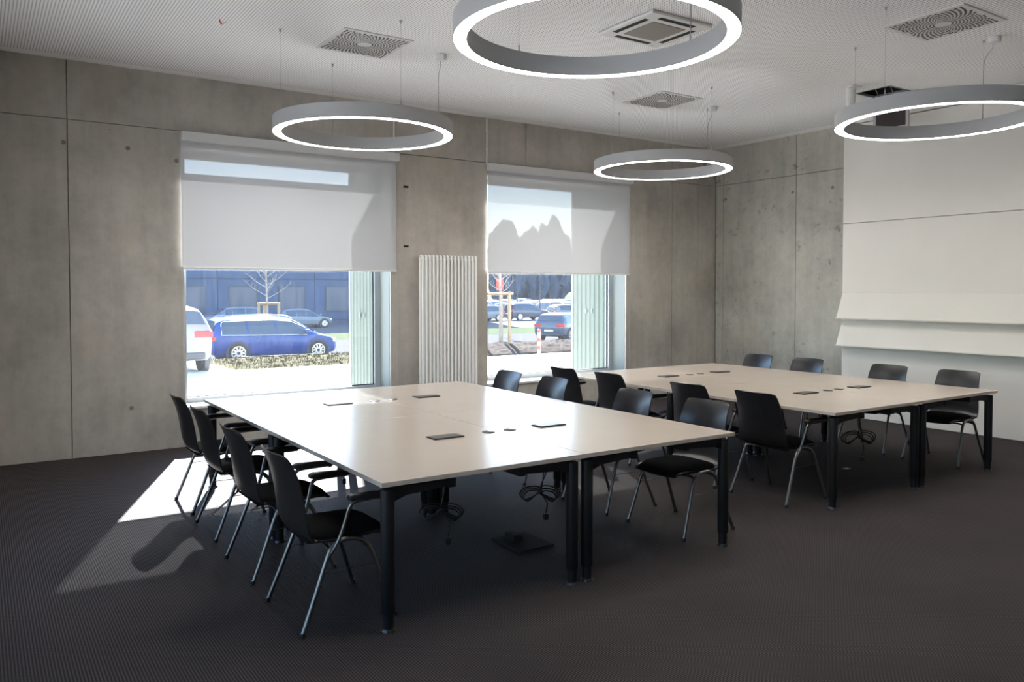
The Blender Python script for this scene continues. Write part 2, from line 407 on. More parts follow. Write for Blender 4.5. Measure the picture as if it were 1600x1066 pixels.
# ------------------------------------------------------------------ windows
def window(n, x0, x1):
    w_ = empty('window_%d' % n); struct(w_, 'tall fixed window with grey aluminium frame, window %s' % ('nearer the camera' if n == 1 else 'near the corner'))
    fw_, y0, y1 = .08, 9.29, 9.37
    zb = ZS-.03
    box('frame_bar', (x0, y0, zb), (x0+fw_, y1, ZH), M_frame, w_, .004)
    box('frame_bar', (x1-fw_, y0, zb), (x1, y1, ZH), M_frame, w_, .004)
    box('frame_bar', (x0+fw_, y0, zb), (x1-fw_, y1, zb+.085), M_frame, w_, .004)
    box('frame_bar', (x0+fw_, y0, ZH-.07), (x1-fw_, y1, ZH), M_frame, w_, .004)
    gk = MB(); a, b_, c, d = x0+fw_, x1-fw_, zb+.085, ZH-.07
    for r in (((b_-.012, GY-.012, c), (b_, GY+.012, d)), ((a, GY-.012, c), (b_, GY+.012, c+.010))): gk.box(*r)
    gk.build('gasket', M_gasket, w_)
    MB().add([(a, GY, c), (b_, GY, c), (b_, GY, d), (a, GY, d)], [(0, 1, 2, 3)]).build('pane', M_glass, w_)
    box('window_sill', (x0+.002, YW-.025, ZS-.03), (x1-.002, 9.29, ZS), M_white, w_, .004)
    for xa, xb in ((x0, x0+.004), (x1-.004, x1)):
        box('reveal_lining', (xa, YW+.032, ZS), (xb, 9.29, ZH), mat('pale_reveal_plaster', (.22, .245, .23), .7), w_)
    return w_
window(1, *W1); window(2, *W2)
for n_, (a_, b_) in enumerate(FILL_SIDEW):  # added windows, never in view, that let in fill daylight
    w_ = empty('window_%d' % (n_+3)); struct(w_, 'added side window in the unseen wall left of the camera, %s' % ('nearer' if n_ == 0 else 'farther'))
    xo = X0-.36; zb = ZS-.03
    for p_, q_ in (((a_, zb), (a_+.08, ZH)), ((b_-.08, zb), (b_, ZH)), ((a_+.08, zb), (b_-.08, zb+.085)), ((a_+.08, ZH-.07), (b_-.08, ZH))):
        box('frame_bar', (xo, p_[0], p_[1]), (xo+.08, q_[0], q_[1]), M_frame, w_, .004)
    MB().add([(xo+.04, a_+.08, zb+.085), (xo+.04, b_-.08, zb+.085), (xo+.04, b_-.08, ZH-.07), (xo+.04, a_+.08, ZH-.07)], [(0, 1, 2, 3)]).build('pane', M_glass, w_)
    box('window_sill', (X0-.28, a_+.002, zb), (X0+.025, b_-.002, ZS), M_white, w_, .004)

def shutter(x, label):
    s = empty('folding_shutter', (x, 9.42, ZS-.05)); tag(s, label, 'shutter')
    # folded leaves standing perpendicular to the facade, ribbed
    n = 8; L_ = .86
    for i in range(n):
        y0 = i*L_/n
        pts = [(.0, y0), (.012, y0+.012), (.012, y0+L_/n-.024), (0, y0+L_/n-.010), (.03, y0+L_/n-.010), (.03, y0)]
        MB().prism(pts, 'z', 0, 2.88).build('rib_panel', M_shut, s)
    box('post', (-.005, L_-.006, 0), (.035, L_+.03, 2.88), M_frame, s)
    for k in (.42, .58):
        box('hinge', (-.012, L_*k, .93), (.0, L_*k+.022, .99), mat('grey_hinge', (.2, .24, .22), .5), s)
shutter(W1[1]+.005, 'pale ribbed folding shutter outside the window nearer the camera')
shutter(W2[1]+.005, 'pale ribbed folding shutter outside the window by the corner')

def blind(x0, x1, label, which):
    b = empty('roller_blind', ((x0+x1)/2, 8.968, 1.885)); tag(b, label, 'blind', 'roller blinds')
    hw = (x1-x0)/2
    box('cassette', (-hw-.012, -.072, 1.34), (hw+.025, .023, 1.437), M_cass, b, .006)
    nv = 24; vs, fs = [], []
    for i in range(nv+1):
        u = -hw-.003+(2*hw+.006)*i/nv
        for j in range(3): vs.append((u, .004*math.sin(u*2.3+which)*(1-j/2), .02+1.335*j/2))
    for i in range(nv):
        for j in range(2): fs.append((i*3+j, (i+1)*3+j, (i+1)*3+j+1, i*3+j+1))
    MB().add(vs, fs, True).build('blind_fabric', M_blind, b)
    box('bottom_bar', (-hw-.003, -.009, 0), (hw+.003, .012, .026), M_cass, b, .004)
    for sx in (-hw-.008, hw+.008):
        MB().tube([(sx, 0, -1.42), (sx, 0, 1.34)], .0018, 6).build('guide_cable', M_wire, b)
blind(1.822, 4.285, 'white translucent roller blind half down over the window nearest the camera', 0)
blind(5.607, 8.075, 'white translucent roller blind half down over the window by the room corner', 2)
# conduits feeding the blinds
for x, lab in ((4.27, 'thin white conduit running down from the ceiling to the left blind'), (5.599, 'thin white conduit running down from the ceiling to the right blind')):
    c = empty('cable_conduit', (x, YW-.012, 3.32)); tag(c, lab, 'conduit', 'conduits for the blinds')
    MB().tube([(0, 0, 0), (0, 0, .59)], .011, 10).build('tube', M_white, c)
    for z in (.18, .42): box('clip', (-.02, -.013, z), (.02, .011, z+.016), M_white, c)

# radiator
def radiator():
    r = empty('column_radiator', (4.982, YW-.085, 0)); tag(r, 'tall white tubular column radiator between the two windows', 'radiator')
    n, wd, zb, zt = 16, .82, .20, 2.09
    for i in range(n):
        x = -wd/2+wd*(i+.5)/n
        mb = MB()
        for dy in (-.035, .035): mb.tube([(x, dy, zb+.03), (x, dy, zt-.03)], .0155, 10)
        for z in (zb, zt):
            sg = 1 if z == zt else -1
            mb.tube(smooth_path([(x, -.035, z-.035*sg), (x, -.03, z-.006*sg), (x, 0, z), (x, .03, z-.006*sg), (x, .035, z-.035*sg)], 3), .0165, 10)
        mb.build('radiator_column', M_rad, r)
    for z in (zb+.04, zt-.04):
        MB().tube([(-wd/2+.01, 0, z), (wd/2-.01, 0, z)], .021, 12).build('header_tube', M_rad, r)
    for z in (zb+.25, zt-.25):
        for x in (-.25, .25): box('bracket', (x-.012, .02, z), (x+.012, .0845, z+.05), M_rad, r)
    MB().tube([(.38, .0, zb+.02), (.38, .0, .0)], .009, 8).build('pipe', M_rad, r)
    box('valve', (.36, -.02, .1), (.40, .02, .17), M_white, r, .005)
radiator()
for z, lab in ((2.936, 'upper small black slot insert in the concrete left of the radiator'), (2.206, 'lower small black slot insert in the concrete left of the radiator')):
    t = box('wall_slot_insert', (4.40, YW-.006, z-.012), (4.465, YW+.002, z+.012), M_dark, None, .002); tag(t, lab, 'wall fitting', 'slot inserts in the wall')

# ------------------------------------------------------------------ board wall unit
def board_unit():
    u = empty('board_wall', (9.5, 6.4, 0)); tag(u, 'off-white projection board wall with two slanted ledges', 'board')
    L_ = 8.2                                             # length towards -Y
    back = XB-9.5-.006
    box('upper_panel', (0, -L_, 2.535), (back, 0, 3.800), M_board, u, .002)
    box('top_panel', (0, -L_, 3.812), (back, 0, ZC-.004), M_board, u, .002)
    box('middle_panel', (0, -L_, 1.30), (back, 0, 2.529), M_board, u, .002)
    box('lower_panel', (0, -L_, 0.006), (back, 0, 1.298), M_board, u, .002)
    def ledge(zt, zb, xin):
        p = [(xin, zt), (-.135, zb+.008), (-.152, zb+.016), (-.152, zb), (-.04, zb-.004), (-.001, zb+.0)]
        MB().prism([(x, z) for x, z in p], 'y', -L_+.01, -.004).build('slanted_ledge', M_board, u)
    ledge(1.622, 1.290, -.001); ledge(1.262, .938, -.001)
board_unit()

# ------------------------------------------------------------------ ring lamps
RC = {1: (2.975, 3.603), 2: (2.998, 6.938), 3: (6.838, 7.02), 4: (6.85, 3.735)}
ZL, RO, RI, RH = 3.082, .810, .732, .122
def ring(n, label):
    cx, cy = RC[n]
    t = empty('ring_lamp', (cx, cy, ZL)); tag(t, label, 'pendant lamp', 'glowing ring pendant lamps')
    m = 96
    def band(prof, closed=False):
        vs, fs = [], []
        for r, z in prof:
            for k in range(m): vs.append((r*math.cos(2*PI*k/m), r*math.sin(2*PI*k/m), z))
        q = len(prof)
        for i in range(q if closed else q-1):
            j = (i+1) % q
            for k in range(m): fs.append((i*m+k, i*m+(k+1) % m, j*m+(k+1) % m, j*m+k))
        return MB().add(vs, fs, True)
    e = .003
    o = band([(RI, .0), (RI, RH), (RO, RH), (RO, 0), (RO-e, 0), (RO-e, .010), (RI+e, .010), (RI+e, 0)], True).build('housing', M_ring, t)
    o.data.set_sharp_from_angle(angle=math.radians(40))
    d = band([(RI+e+.0005, .003), (RO-e-.0005, .003), (RO-e-.0005, .009), (RI+e+.0005, .009)], True).build('diffuser', M_glow, t)
    d.data.set_sharp_from_angle(angle=math.radians(40))
    rm = (RO+RI)/2
    for k in range(4):
        a = k*PI/2; x, y = rm*math.cos(a), rm*math.sin(a)
        wv = MB().tube([(x, y, RH), (x, y, ZC-ZL)], .0013, 6).build('suspension_wire', M_wire, t)
        MB().lathe([(.004, 0), (.006, .01), (.006, .045), (.003, .055)], 8, (x, y, RH)).build('wire_grip', M_wire, wv)
        MB().lathe([(.004, -.03), (.010, -.012), (.011, 0)], 8, (x, y, ZC-ZL)).build('ceiling_anchor', M_wire, wv)
    rx, ry = rm-.02, -.10
    zc = ZC-ZL
    MB().lathe([(.045, -.055), (.05, -.05), (.052, -.0)], 20, (rx, ry, zc)).build('canopy', M_white, t)
    p = smooth_path([(rx, ry+.01, zc-.054), (rx+.004, ry+.02, zc-.10), (rm, -.02, zc-.16), (rm+.004, 0, zc-.24), (rm+.004, 0, .3), (rm+.004, .004, RH+.05), (rm+.02, .02, RH-.002)], 5)
    MB().tube(p, .0035, 6).build('power_cord', M_cable, t)
ring(1, 'large glowing ring pendant lamp cut off by the top of the picture')
ring(2, 'glowing ring pendant lamp in front of the window nearer the camera')
ring(3, 'smallest-looking glowing ring pendant lamp, nearest the room corner')
ring(4, 'glowing ring pendant lamp in front of the board wall at the right')

# ------------------------------------------------------------------ ceiling vents
def vent(cx, cy, s, label):
    t = empty('swirl_vent', (cx, cy, ZC)); tag(t, label, 'air vent', 'swirl vents in the ceiling')
    box('vent_plate', (-s, -s, -.010), (s, s, .004), M_vent, t, .003)
    mb = MB(); lim = s-.028
    for k in range(9, 46):
        pass
    rings = 15
    for i in range(rings):
        r = .075+.026*i; N_ = 44
        for j in range(N_):
            a = 2*PI*(j+.5*(i % 2))/N_+i*.012
            x, y = r*math.cos(a), r*math.sin(a)
            if max(abs(x), abs(y)) > lim-.01: continue
            l, wd = .0070+.0003*i, min(.0022+.0009*i, .0105)
            t_ = a+.55
            ux, uy = math.cos(t_), math.sin(t_)
            q = [(x+ux*l*p-uy*wd*q_, y+uy*l*p+ux*wd*q_, -.0112) for p, q_ in ((-1, -1), (1, -1), (1, 1), (-1, 1))]
            mb.add(q+[(a_, b_, -.0095) for a_, b_, _ in q], [(0, 1, 2, 3), (0, 1, 5, 4), (1, 2, 6, 5), (2, 3, 7, 6), (3, 0, 4, 7)])
    mb.build('slots', M_dark, t, kind='stuff')
vent(2.998, 6.92, .335, 'square white swirl vent above the ring lamp nearer the left wall')
vent(6.815, 7.0, .33, 'square white swirl vent nearest the room corner, above the smallest ring')
vent(6.85, 3.69, .345, 'square white swirl vent at upper right above the board-wall ring')

def ac_unit():
    t = empty('ceiling_cassette_unit', (4.905, 5.14, ZC)); tag(t, 'square white ceiling air-conditioning cassette with taupe filter, inside the large ring', 'air conditioner')
    s = .345
    # frame with four slots
    box('fascia', (-s, -s, -.028), (s, s, -.003), M_vent, t, .008)
    box('filter_grille', (-.185, -.185, -.034), (.185, .185, -.027), M_grille, t, .002)
    for k in range(4):
        a = k*PI/2; h = empty('outlet', (0, 0, 0), a, t)
    for c in kids(t):
        if c.name.startswith('outlet'):
            box('slot_void', (-.20, .245, -.0295), (.20, .295, -.0275), M_dark, c)
            v = box('louvre', (-.19, .252, -.038), (.19, .278, -.034), M_vent, c); v.rotation_euler = (.10, 0, 0)
    MB().lathe([(.006, -.031), (.006, -.027)], 10, (.26, .30, 0)).build('status_light', M_dark, t)
ac_unit()

def hatch():
    t = empty('ceiling_hatch', (HX1, (HY0+HY1)/2, ZC)); tag(t, 'open ceiling access hatch with hanging dark-backed metal door', 'hatch')
    hw = (HY1-HY0)/2; dep = HX1-HX0
    mb = MB()
    for a, b_ in (((-dep-.012, -hw-.012, .0), (-dep, hw+.012, .30)), ((0, -hw-.012, 0), (.012, hw+.012, .30)), ((-dep, -hw-.012, 0), (0, -hw, .30)), ((-dep, hw, 0), (0, hw+.012, .30)), ((-dep-.012, -hw-.012, .30), (.012, hw+.012, .31))):
        mb.box(a, b_)
    mb.build('shaft', M_dark, t)
    for y in (-hw, hw-.012): box('frame_edge', (-dep, y, -.002), (0, y+.012, .02), M_frame, t)
    for x in (-dep, -.012): box('frame_edge', (x, -hw+.012, -.002), (x+.012, hw-.012, .02), M_frame, t)
    MB().tube([(-.2, -hw+.01, .14), (-.2, hw-.01, .14)], .02, 8).build('duct_pipe', mat('grey_duct', (.25, .25, .25), .5, metal=.5), t)
    for y in (-.06, .12): MB().tube([(-.18, y, .29), (-.17, y+.01, .12), (-.05, y, -.02), (-.012, y, -.06)], .004, 6).build('tether', M_cable, t)
    box('door_panel', (-.016, -hw, -.40), (-.004, hw, -.012), mat('dark_door_backing', (.035, .027, .027), .8), t)
    for a, b_ in (((-.024, -hw-.006, -.405), (.0, -hw+.028, -.004)), ((-.024, hw-.028, -.405), (0, hw+.006, -.004)), ((-.024, -hw+.028, -.405), (0, hw-.028, -.378)), ((-.024, -hw+.028, -.03), (0, hw-.028, -.004))):
        box('door_frame', a, b_, mat('brushed_aluminium', (.42, .42, .42), .45, metal=.3), t, .002)
hatch()
t = empty('ceiling_mount', (8.13, 5.40, ZC)); tag(t, 'white cylindrical ceiling mount beside the open ceiling hatch', 'ceiling mount')
MB().lathe([(.045, -.22), (.05, -.215), (.05, -.03), (.058, -.025), (.058, -.012)], 20).build('mount_tube', M_white, t)
box('mount_plate', (-.09, -.09, -.012), (.09, .09, 0), M_white, t, .003)

# ------------------------------------------------------------------ desks
def desk_parts(W, D, sx, label, loc, sc):
    """one desk, origin at the floor centre; sx = side (+1/-1) towards which the cable outlets sit"""
    t = empty('conference_desk', loc); tag(t, label, 'desk', 'conference desks in the %s block' % sc)
    hx, hy = W/2-.0015, D/2-.0015
    top = box('tabletop', (-hx, -hy, .7165), (hx, hy, .74), M_table, t, .0015)
    eb = MB()
    for a, b_ in (((-hx-.0004, -hy-.0008, .717), (hx+.0004, -hy+.0005, .7375)), ((-hx-.0004, hy-.0005, .717), (hx+.0004, hy+.0008, .7375)),
                  ((-hx-.0008, -hy, .717), (-hx+.0005, hy, .7375)), ((hx-.0005, -hy, .717), (hx+.0008, hy, .7375))): eb.box(a, b_)
    eb.build('edge_band', M_edge, top)
    I = .052
    for ix in (-1, 1):
        for iy in (-1, 1):
            x, y = ix*(hx-I), iy*(hy-I)
            lg = MB().lathe([(.031, .085), (.0345, .092), (.0345, .688), (.032, .694)], 20, (x, y, 0)).build('leg', M_black, t)
            MB().lathe([(.028, .016), (.028, .09)], 16, (x, y, 0)).build('leg_sleeve', M_black, lg)
            MB().lathe([(.037, 0), (.037, .005), (.029, .016)], 20, (x, y, 0)).build('foot', mat('dark_chrome_glide', (.06, .06, .062), .3, metal=.8), lg)
            MB().prism([(x-ix*.028, .700), (x-ix*.028, .632), (x-ix*.10, .655), (x-ix*.34, .668), (x-ix*.34, .700)], 'y', y-.014, y+.014).build('support_arm', M_black, lg)
    for ix in (-1, 1):
        x = ix*(hx-I-.35)
        box('side_rail', (x-.02, -hy+I-.02, .660), (x+.02, hy-I+.02, .7155), M_black, t)
    for y in (-hy+.34, hy-.34): box('cross_rail', (-hx+I+.37, y-.02, .665), (hx-I-.37, y+.02, .7155), M_black, t)
    # power box and cable grommet on the top
    px = sx*(W/2-.40)
    pb = box('power_box', (px-.105, -.058, .739), (px+.105, .058, .7475), M_pad, t, .002)
    box('power_box_lid', (px-.098, -.051, .7475), (px+.098, .036, .7495), M_box, pb, .001)
    box('power_box_tray', (px-.10, -.055, .63), (px+.10, .055, .7155), M_black, pb)
    gx = sx*(W/2-.082)
    g = MB().lathe([(.042, .7395), (.042, .743), (.036, .7455), (.0, .7455)], 24, (gx, 0, 0)).build('cable_grommet', M_box, t)
    MB().add([(gx, .012, .7462), (gx+.012, .034, .7462), (gx-.012, .034, .7462)], [(0, 1, 2)]).build('cable_notch', M_dark, g)
    return t
def desk_block(x0, x1, y0, y1, nm, seat):
    W, D = (x1-x0)/2, (y1-y0)/2
    for ix in (0, 1):
        for iy in (0, 1):
            lab = '%s desk of the %s, %s' % ('beige' , nm, ('left half, nearer the camera', 'left half, nearer the windows', 'right half, nearer the camera', 'right half, nearer the windows')[ix*2+iy])
            desk_parts(W, D, 1 if ix == 0 else -1, lab, (x0+W*(ix+.5), y0+D*(iy+.5), 0), seat)
T1 = (1.59, 4.065, 3.497, 7.06); T2 = (5.325, 7.765, 3.635, 7.055)
desk_block(*T1, 'front table block', 'front'); desk_block(*T2, 'table block beside the board wall', 'rear')

# power cables hanging below the boxes
def cable(x, y, zk, tail, ang, label, sc=1.0, dx=0, dy=0):
    t = empty('power_cable', (x, y, .625)); tag(t, label, 'cable', 'cable bundles under the desks')
    z = zk-.625
    ca, sa = math.cos(ang), math.sin(ang)
    def P(u, v, h): return (dx+u*ca-v*sa, dy+u*sa+v*ca, z+h)
    pts = [(0, -.01, 0), (.004+dx*.3, dy*.3-.008, z*.5), P(0, 0, .03), P(0, .0, 0)]
    for k in range(3):
        a = .085*sc*(1-.10*k)
        for th in (.6, 1.4, 2.4, 3.4, 4.4):
            pts.append(P(a*.75-a*.85*math.cos(th-.2), .012*math.sin(th*2+k), a*.55*math.sin(th)-.012*k))
        pts.append(P(0, 0, -.004*k))
        for th in (.6, 1.4, 2.4, 3.4, 4.4):
            pts.append(P(-(a*.75-a*.85*math.cos(th-.2)), .012*math.sin(th*2+k+1), a*.55*math.sin(th)-.010*k))
        pts.append(P(0, 0, .003*k))
    pts += [P(.035, 0, -.05), P(.05, 0, -.10*tail), P(.04, 0, -.19*tail)]
    MB().tube(smooth_path(pts, 4), .0052, 6).build('cord', M_pad, t)
    MB().tube([(0, .012, 0), (dx*.4, .012+dy*.4, z*.5), P(.01, .006, .0)], .0045, 6).build('second_cord', M_pad, t)
    px, py, pz = P(.04, 0, -.19*tail)
    box('plug', (px-.016, py-.016, pz-.045), (px+.016, py+.016, pz), M_pad, t, .006)
    MB().tube([P(-.02, -.012, .0), P(0, -.016, .012), P(.02, .014, .0), P(0, .016, -.012), P(-.02, -.012, 0)], .006, 6).build('cable_tie', M_pad, t)
hw1 = (T1[1]-T1[0])/4
c1x, c1y = (T1[0]+T1[1])/2, ((T1[2]+(T1[2]+T1[3])/2)/2, (T1[3]+(T1[2]+T1[3])/2)/2)
c2x, c2y = (T2[0]+T2[1])/2, ((T2[2]+(T2[2]+T2[3])/2)/2, (T2[3]+(T2[2]+T2[3])/2)/2)
cable(c1x-.40, c1y[0], .285, .9, -.55, 'black cable bundle hanging under the near left desk of the front block', 1.0, -.03, .0)
cable(c1x+.40, c1y[0], .285, .75, -.55, 'black cable bundle hanging under the near right desk of the front block', 1.0, -.06, .02)
cable(c1x-.40, c1y[1], .285, .8, -.4, 'black cable bundle under the window-side left desk of the front block', .8)
cable(c1x+.40, c1y[1], .285, .8, .5, 'black cable bundle under the window-side right desk of the front block', .8)
cable(c2x-.40, c2y[0], .40, .6, .6, 'black cable bundle under the near left desk of the board-wall block', .8)
cable(c2x+.40, c2y[0], .27, 1.0, -.5, 'black bow-shaped cable bundle hanging beside the paired legs at right', 1.25)
cable(c2x-.40, c2y[1], .34, .7, -.4, 'black cable bundle under the window-side left desk of the board-wall block', .8)
cable(c2x+.40, c2y[1], .34, .7, .4, 'black cable bundle under the window-side right desk of the board-wall block', .8)

# floor boxes
fb = empty('floor_outlet_box', (2.96, 4.315, 0)); tag(fb, 'flat grey floor outlet box with a raised flap under the front block', 'floor box')
Mfb = mat('dark_grey_floor_metal', (.03, .03, .03), .85, spec=.15)
box('cover_plate', (-.135, -.165, .0005), (.135, .165, .013), Mfb, fb, .003)
f_ = MB().prism([(.0, .013), (.075, .013), (.07, .045), (.012, .05)], 'y', .02, .13).build('raised_flap', mat('olive_grey_flap', (.028, .027, .024), .85, spec=.15), fb)
f_.location = (-.06, 0, 0)
fb2 = empty('floor_outlet', (6.685, 4.44, 0)); tag(fb2, 'tiny bright floor outlet under the board-wall block', 'floor box')
box('cover_plate', (-.035, -.025, .0005), (.035, .025, .008), M_dchrome, fb2, .002)
box('lid', (-.02, -.012, .008), (.02, .012, .011), M_chrome, fb2, .001)

# ------------------------------------------------------------------ chairs (facing +X, origin on the floor at the centre of the feet)
def chair_proto(arms, label):
    t = empty('stacking_chair'); tag(t, label, 'chair')
    prof = [(-.318, .862), (-.300, .822), (-.279, .765), (-.262, .70), (-.249, .63), (-.238, .565), (-.226, .51), (-.205, .462), (-.170, .432), (-.12, .418), (-.05, .415), (.04, .419), (.13, .424), (.20, .418), (.245, .398)]
    hwid = [.196, .203, .209, .215, .221, .227, .231, .232, .230, .226, .222, .218, .212, .205, .190]
    cur = [.030, .034, .038, .040, .040, .038, .034, .026, .016, .008, .004, .002, 0, 0, 0]
    pr = smooth_path([(x, 0, z) for x, z in prof], 3)
    def itp(a, i):
        k = min(int(i//3), len(a)-2); f = i/3-k; return a[k]*(1-f)+a[k+1]*f
    m_ = 12; vs, fs = [], []; n = len(pr)
    def grid(off):
        out = []
        for i, p in enumerate(pr):
            a = pr[max(i-1, 0)]; b = pr[min(i+1, n-1)]; tg = (b-a).normalized(); nn = Vector((-tg.z, 0, tg.x))
            hw, cu = itp(hwid, i), itp(cur, i)
            for j in range(m_+1):
                s_ = -1+2*j/m_
                drop = 0
                if i < 3: drop = (1-i/3)*.010*max(0, abs(s_)-.85)**2/.0225
                x = p.x+cu*s_*s_; z = p.z-drop*.9-(.006*(1-s_*s_)*(-1) if i < 2 else 0)*0
                if i > 24: z += .010*s_*s_
                out.append((x+nn.x*off, hw*s_, z+nn.z*off))
        return out
    g0, g1 = grid(-.005), grid(.005); vs = g0+g1; q = m_+1; B = len(g0)
    for i in range(n-1):
        for j in range(m_):
            fs.append((i*q+j, i*q+j+1, (i+1)*q+j+1, (i+1)*q+j)); fs.append((B+i*q+j, B+(i+1)*q+j, B+(i+1)*q+j+1, B+i*q+j+1))
    for i in range(n-1):
        fs.append((i*q, (i+1)*q, B+(i+1)*q, B+i*q)); fs.append((i*q+m_, B+i*q+m_, B+(i+1)*q+m_, (i+1)*q+m_))
    for j in range(m_):
        fs.append((j, B+j, B+j+1, j+1)); fs.append(((n-1)*q+j, (n-1)*q+j+1, B+(n-1)*q+j+1, B+(n-1)*q+j))
    sh = MB().add(vs, fs, True).build('shell', M_ply, t)
    sh.data.set_sharp_from_angle(angle=math.radians(50))
    # seat cushion
    vs, fs = [], []; nx, ny = 14, 10
    def ctop(u, v):
        x = -.185+.445*u; hw = .215-.03*max(0, u-.7)/.3-.02*max(0, .15-u)/.15
        e = (1-abs(2*u-1)**5)*(1-abs(v)**5)
        zt = .424+.046*max(e, 0)**.5-.014*max(0, u-.8)/.2
        return (x, hw*v, zt)
    for i in range(nx+1):
        for j in range(ny+1): vs.append(ctop(i/nx, -1+2*j/ny))
    B = len(vs)
    for i in range(nx+1):
        for j in range(ny+1):
            x, y, z = ctop(i/nx, -1+2*j/ny); vs.append((x*.985+.0, y*.97, .420-.014*max(0, i/nx-.8)/.2))
    q = ny+1
    for i in range(nx):
        for j in range(ny):
            fs.append((i*q+j, (i+1)*q+j, (i+1)*q+j+1, i*q+j+1)); fs.append((B+i*q+j, B+i*q+j+1, B+(i+1)*q+j+1, B+(i+1)*q+j))
    for i in range(nx):
        for j in (0, ny): fs.append((i*q+j, (i+1)*q+j, B+(i+1)*q+j, B+i*q+j))
    for j in range(ny):
        for i in (0, nx): fs.append((i*q+j, i*q+j+1, B+i*q+j+1, B+i*q+j))
    MB().add(vs, fs, True).build('seat_cushion', M_cush, t)
    r = .0115
    for s_ in (-1, 1):
        rear = smooth_path([(-.238, .272*s_, .010), (-.165, .258*s_, .19), (-.098, .246*s_, .362), (-.070, .242*s_, .405), (-.03, .238*s_, .424), (.012, .236*s_, .4275)], 4)
        frnt = smooth_path([(.012, .236*s_, .4275), (.06, .237*s_, .420), (.105, .240*s_, .392), (.138, .245*s_, .33), (.19, .257*s_, .17), (.242, .270*s_, .010)], 4)
        for pth, ft in ((rear, (-.2385, .272*s_)), (frnt, (.2425, .270*s_))):
            lg = MB().tube(pth, r, 10).build('leg', M_chrome, t)
            MB().lathe([(.014, 0), (.0145, .012), (.0135, .022)], 10, (ft[0], ft[1], 0)).build('foot_cap', M_pad, lg)
        if arms:
            ap = smooth_path([(-.098, .248*s_, .362), (-.070, .250*s_, .392), (-.040, .253*s_, .445), (-.012, .262*s_, .53), (.004, .270*s_, .588), (.020, .275*s_, .612), (.06, .278*s_, .622), (.22, .278*s_, .625)], 4)
            am = MB().tube(ap, .0105, 10).build('arm_tube', M_chrome, t)
            a = MB(); pv = [(-.008, .638), (0.0, .626), (.25, .627), (.272, .636), (.268, .648), (.02, .656), (.0, .652)]
            a.prism(pv, 'y', .256*s_, .300*s_); a.build('armrest', M_pad, t, .006)
    for x, z in ((-.088, .395), (.10, .398)):
        MB().tube([(x, -.244, z-.012), (x, -.2, z), (x, .2, z), (x, .244, z-.012)], .009, 8).build('crossbar', M_chrome, t)
    for s_ in (-1, 1):
        MB().tube([(-.128, .251*s_, .285), (.150, .248*s_, .285)], .0028, 6).build('stacking_wire', M_dchrome, t)
    return t
CH = {}
def place(arms, x, y, rz, label, group):
    # x,y: centre of the feet
    if arms not in CH:
        CH[arms] = chair_proto(arms, label); o = CH[arms]
        o.location = (x, y, 0); o.rotation_euler = (0, 0, rz); o['group'] = group
        KIDS[o.name] = [(k, kids(k)) for k in kids(o)]
        return o
    return dup(CH[arms], (x, y, 0), rz, label, group)
g1 = 'armchairs along the left side of the front block'
place(True, 1.508, 3.975, .0, 'black armchair nearest the camera, at the left side of the front block', g1)
place(True, 1.510, 4.815, .015, 'black armchair second from the camera at the left side of the front block', g1)
place(True, 1.530, 5.72, .0, 'black armchair third from the camera at the left side of the front block', g1)
place(True, 1.547, 6.49, .01, 'black armchair closest to the window wall at the left side of the front block', g1)
g2 = 'armless chairs along the right side of the front block'
place(False, 4.10, 4.02, PI+.01, 'black armless chair at the near right corner of the front block', g2)
place(False, 4.085, 4.77, PI-.015, 'black armless chair second from the near right corner of the front block', g2)
place(False, 4.105, 5.87, PI, 'black armless chair third along the right side of the front block', g2)
place(False, 4.10, 6.60, PI+.015, 'black armless chair farthest back at the right side of the front block, before the window', g2)
g3 = 'armchairs along the left side of the board-wall block'
place(True, 5.358, 4.175, -.01, 'black armchair nearest the camera at the left side of the board-wall block', g3)
place(True, 5.355, 4.90, .01, 'black armchair second from the camera at the left side of the board-wall block', g3)
place(True, 5.362, 5.945, -.01, 'black armchair third from the camera at the left side of the board-wall block', g3)
place(True, 5.350, 6.665, .02, 'black armchair nearest the window at the left side of the board-wall block', g3)
g4 = 'armless chairs in front of the board wall'
place(False, 7.80, 4.145, PI, 'black armless chair farthest right, before the board wall', g4)
place(False, 7.815, 4.885, PI-.01, 'black armless chair second from the right, before the board wall', g4)
place(False, 7.82, 5.89, PI+.01, 'black armless chair third from the right, against the concrete end wall', g4)
place(False, 7.82, 6.60, PI, 'black armless chair nearest the room corner, behind the board-wall block', g4)
rs = empty('cable_stub', (1.729, 6.97, ZC)); tag(rs, 'tiny red cable stub poking out of the perforated ceiling', 'cable stub')
MB().tube([(0, 0, .0), (.004, .0, -.02), (.02, .01, -.035)], .006, 6).build('red_tip', M_red, rs)
MB().tube([(.02, .01, -.033), (.05, .03, -.012), (.07, .05, .0)], .002, 6).build('thin_wire', M_wire, rs)
#EXTERIOR
# ------------------------------------------------------------------ outside
ZP, ZR, ZL2 = -.30, -.68, -1.05
def patch(name, x0, x1, y0, y1, z, m, label, th=.3, z2=None):
    z2 = z if z2 is None else z2
    mb = MB().add([(x0, y0, z), (x1, y0, z), (x1, y1, z2), (x0, y1, z2), (x0, y0, z-th), (x1, y0, z-th), (x1, y1, z2-th), (x0, y1, z2-th)],
                  [(0, 1, 2, 3), (7, 6, 5, 4), (0, 4, 5, 1), (1, 5, 6, 2), (2, 6, 7, 3), (3, 7, 4, 0)])
    return struct(mb.build(name, m), label)
pv = empty('pavement'); struct(pv, 'pale concrete paving outside the windows')
SLW, SLD = 3.2, 2.18
for i in range(-6, 12):
    for j in range(5):
        MB().box((i*SLW+.006, YW+WT+.02+j*SLD+.006, ZP-.2), ((i+1)*SLW-.006, YW+WT+.02+(j+1)*SLD-.006, ZP)).build('paving_slab', M_pav, pv)
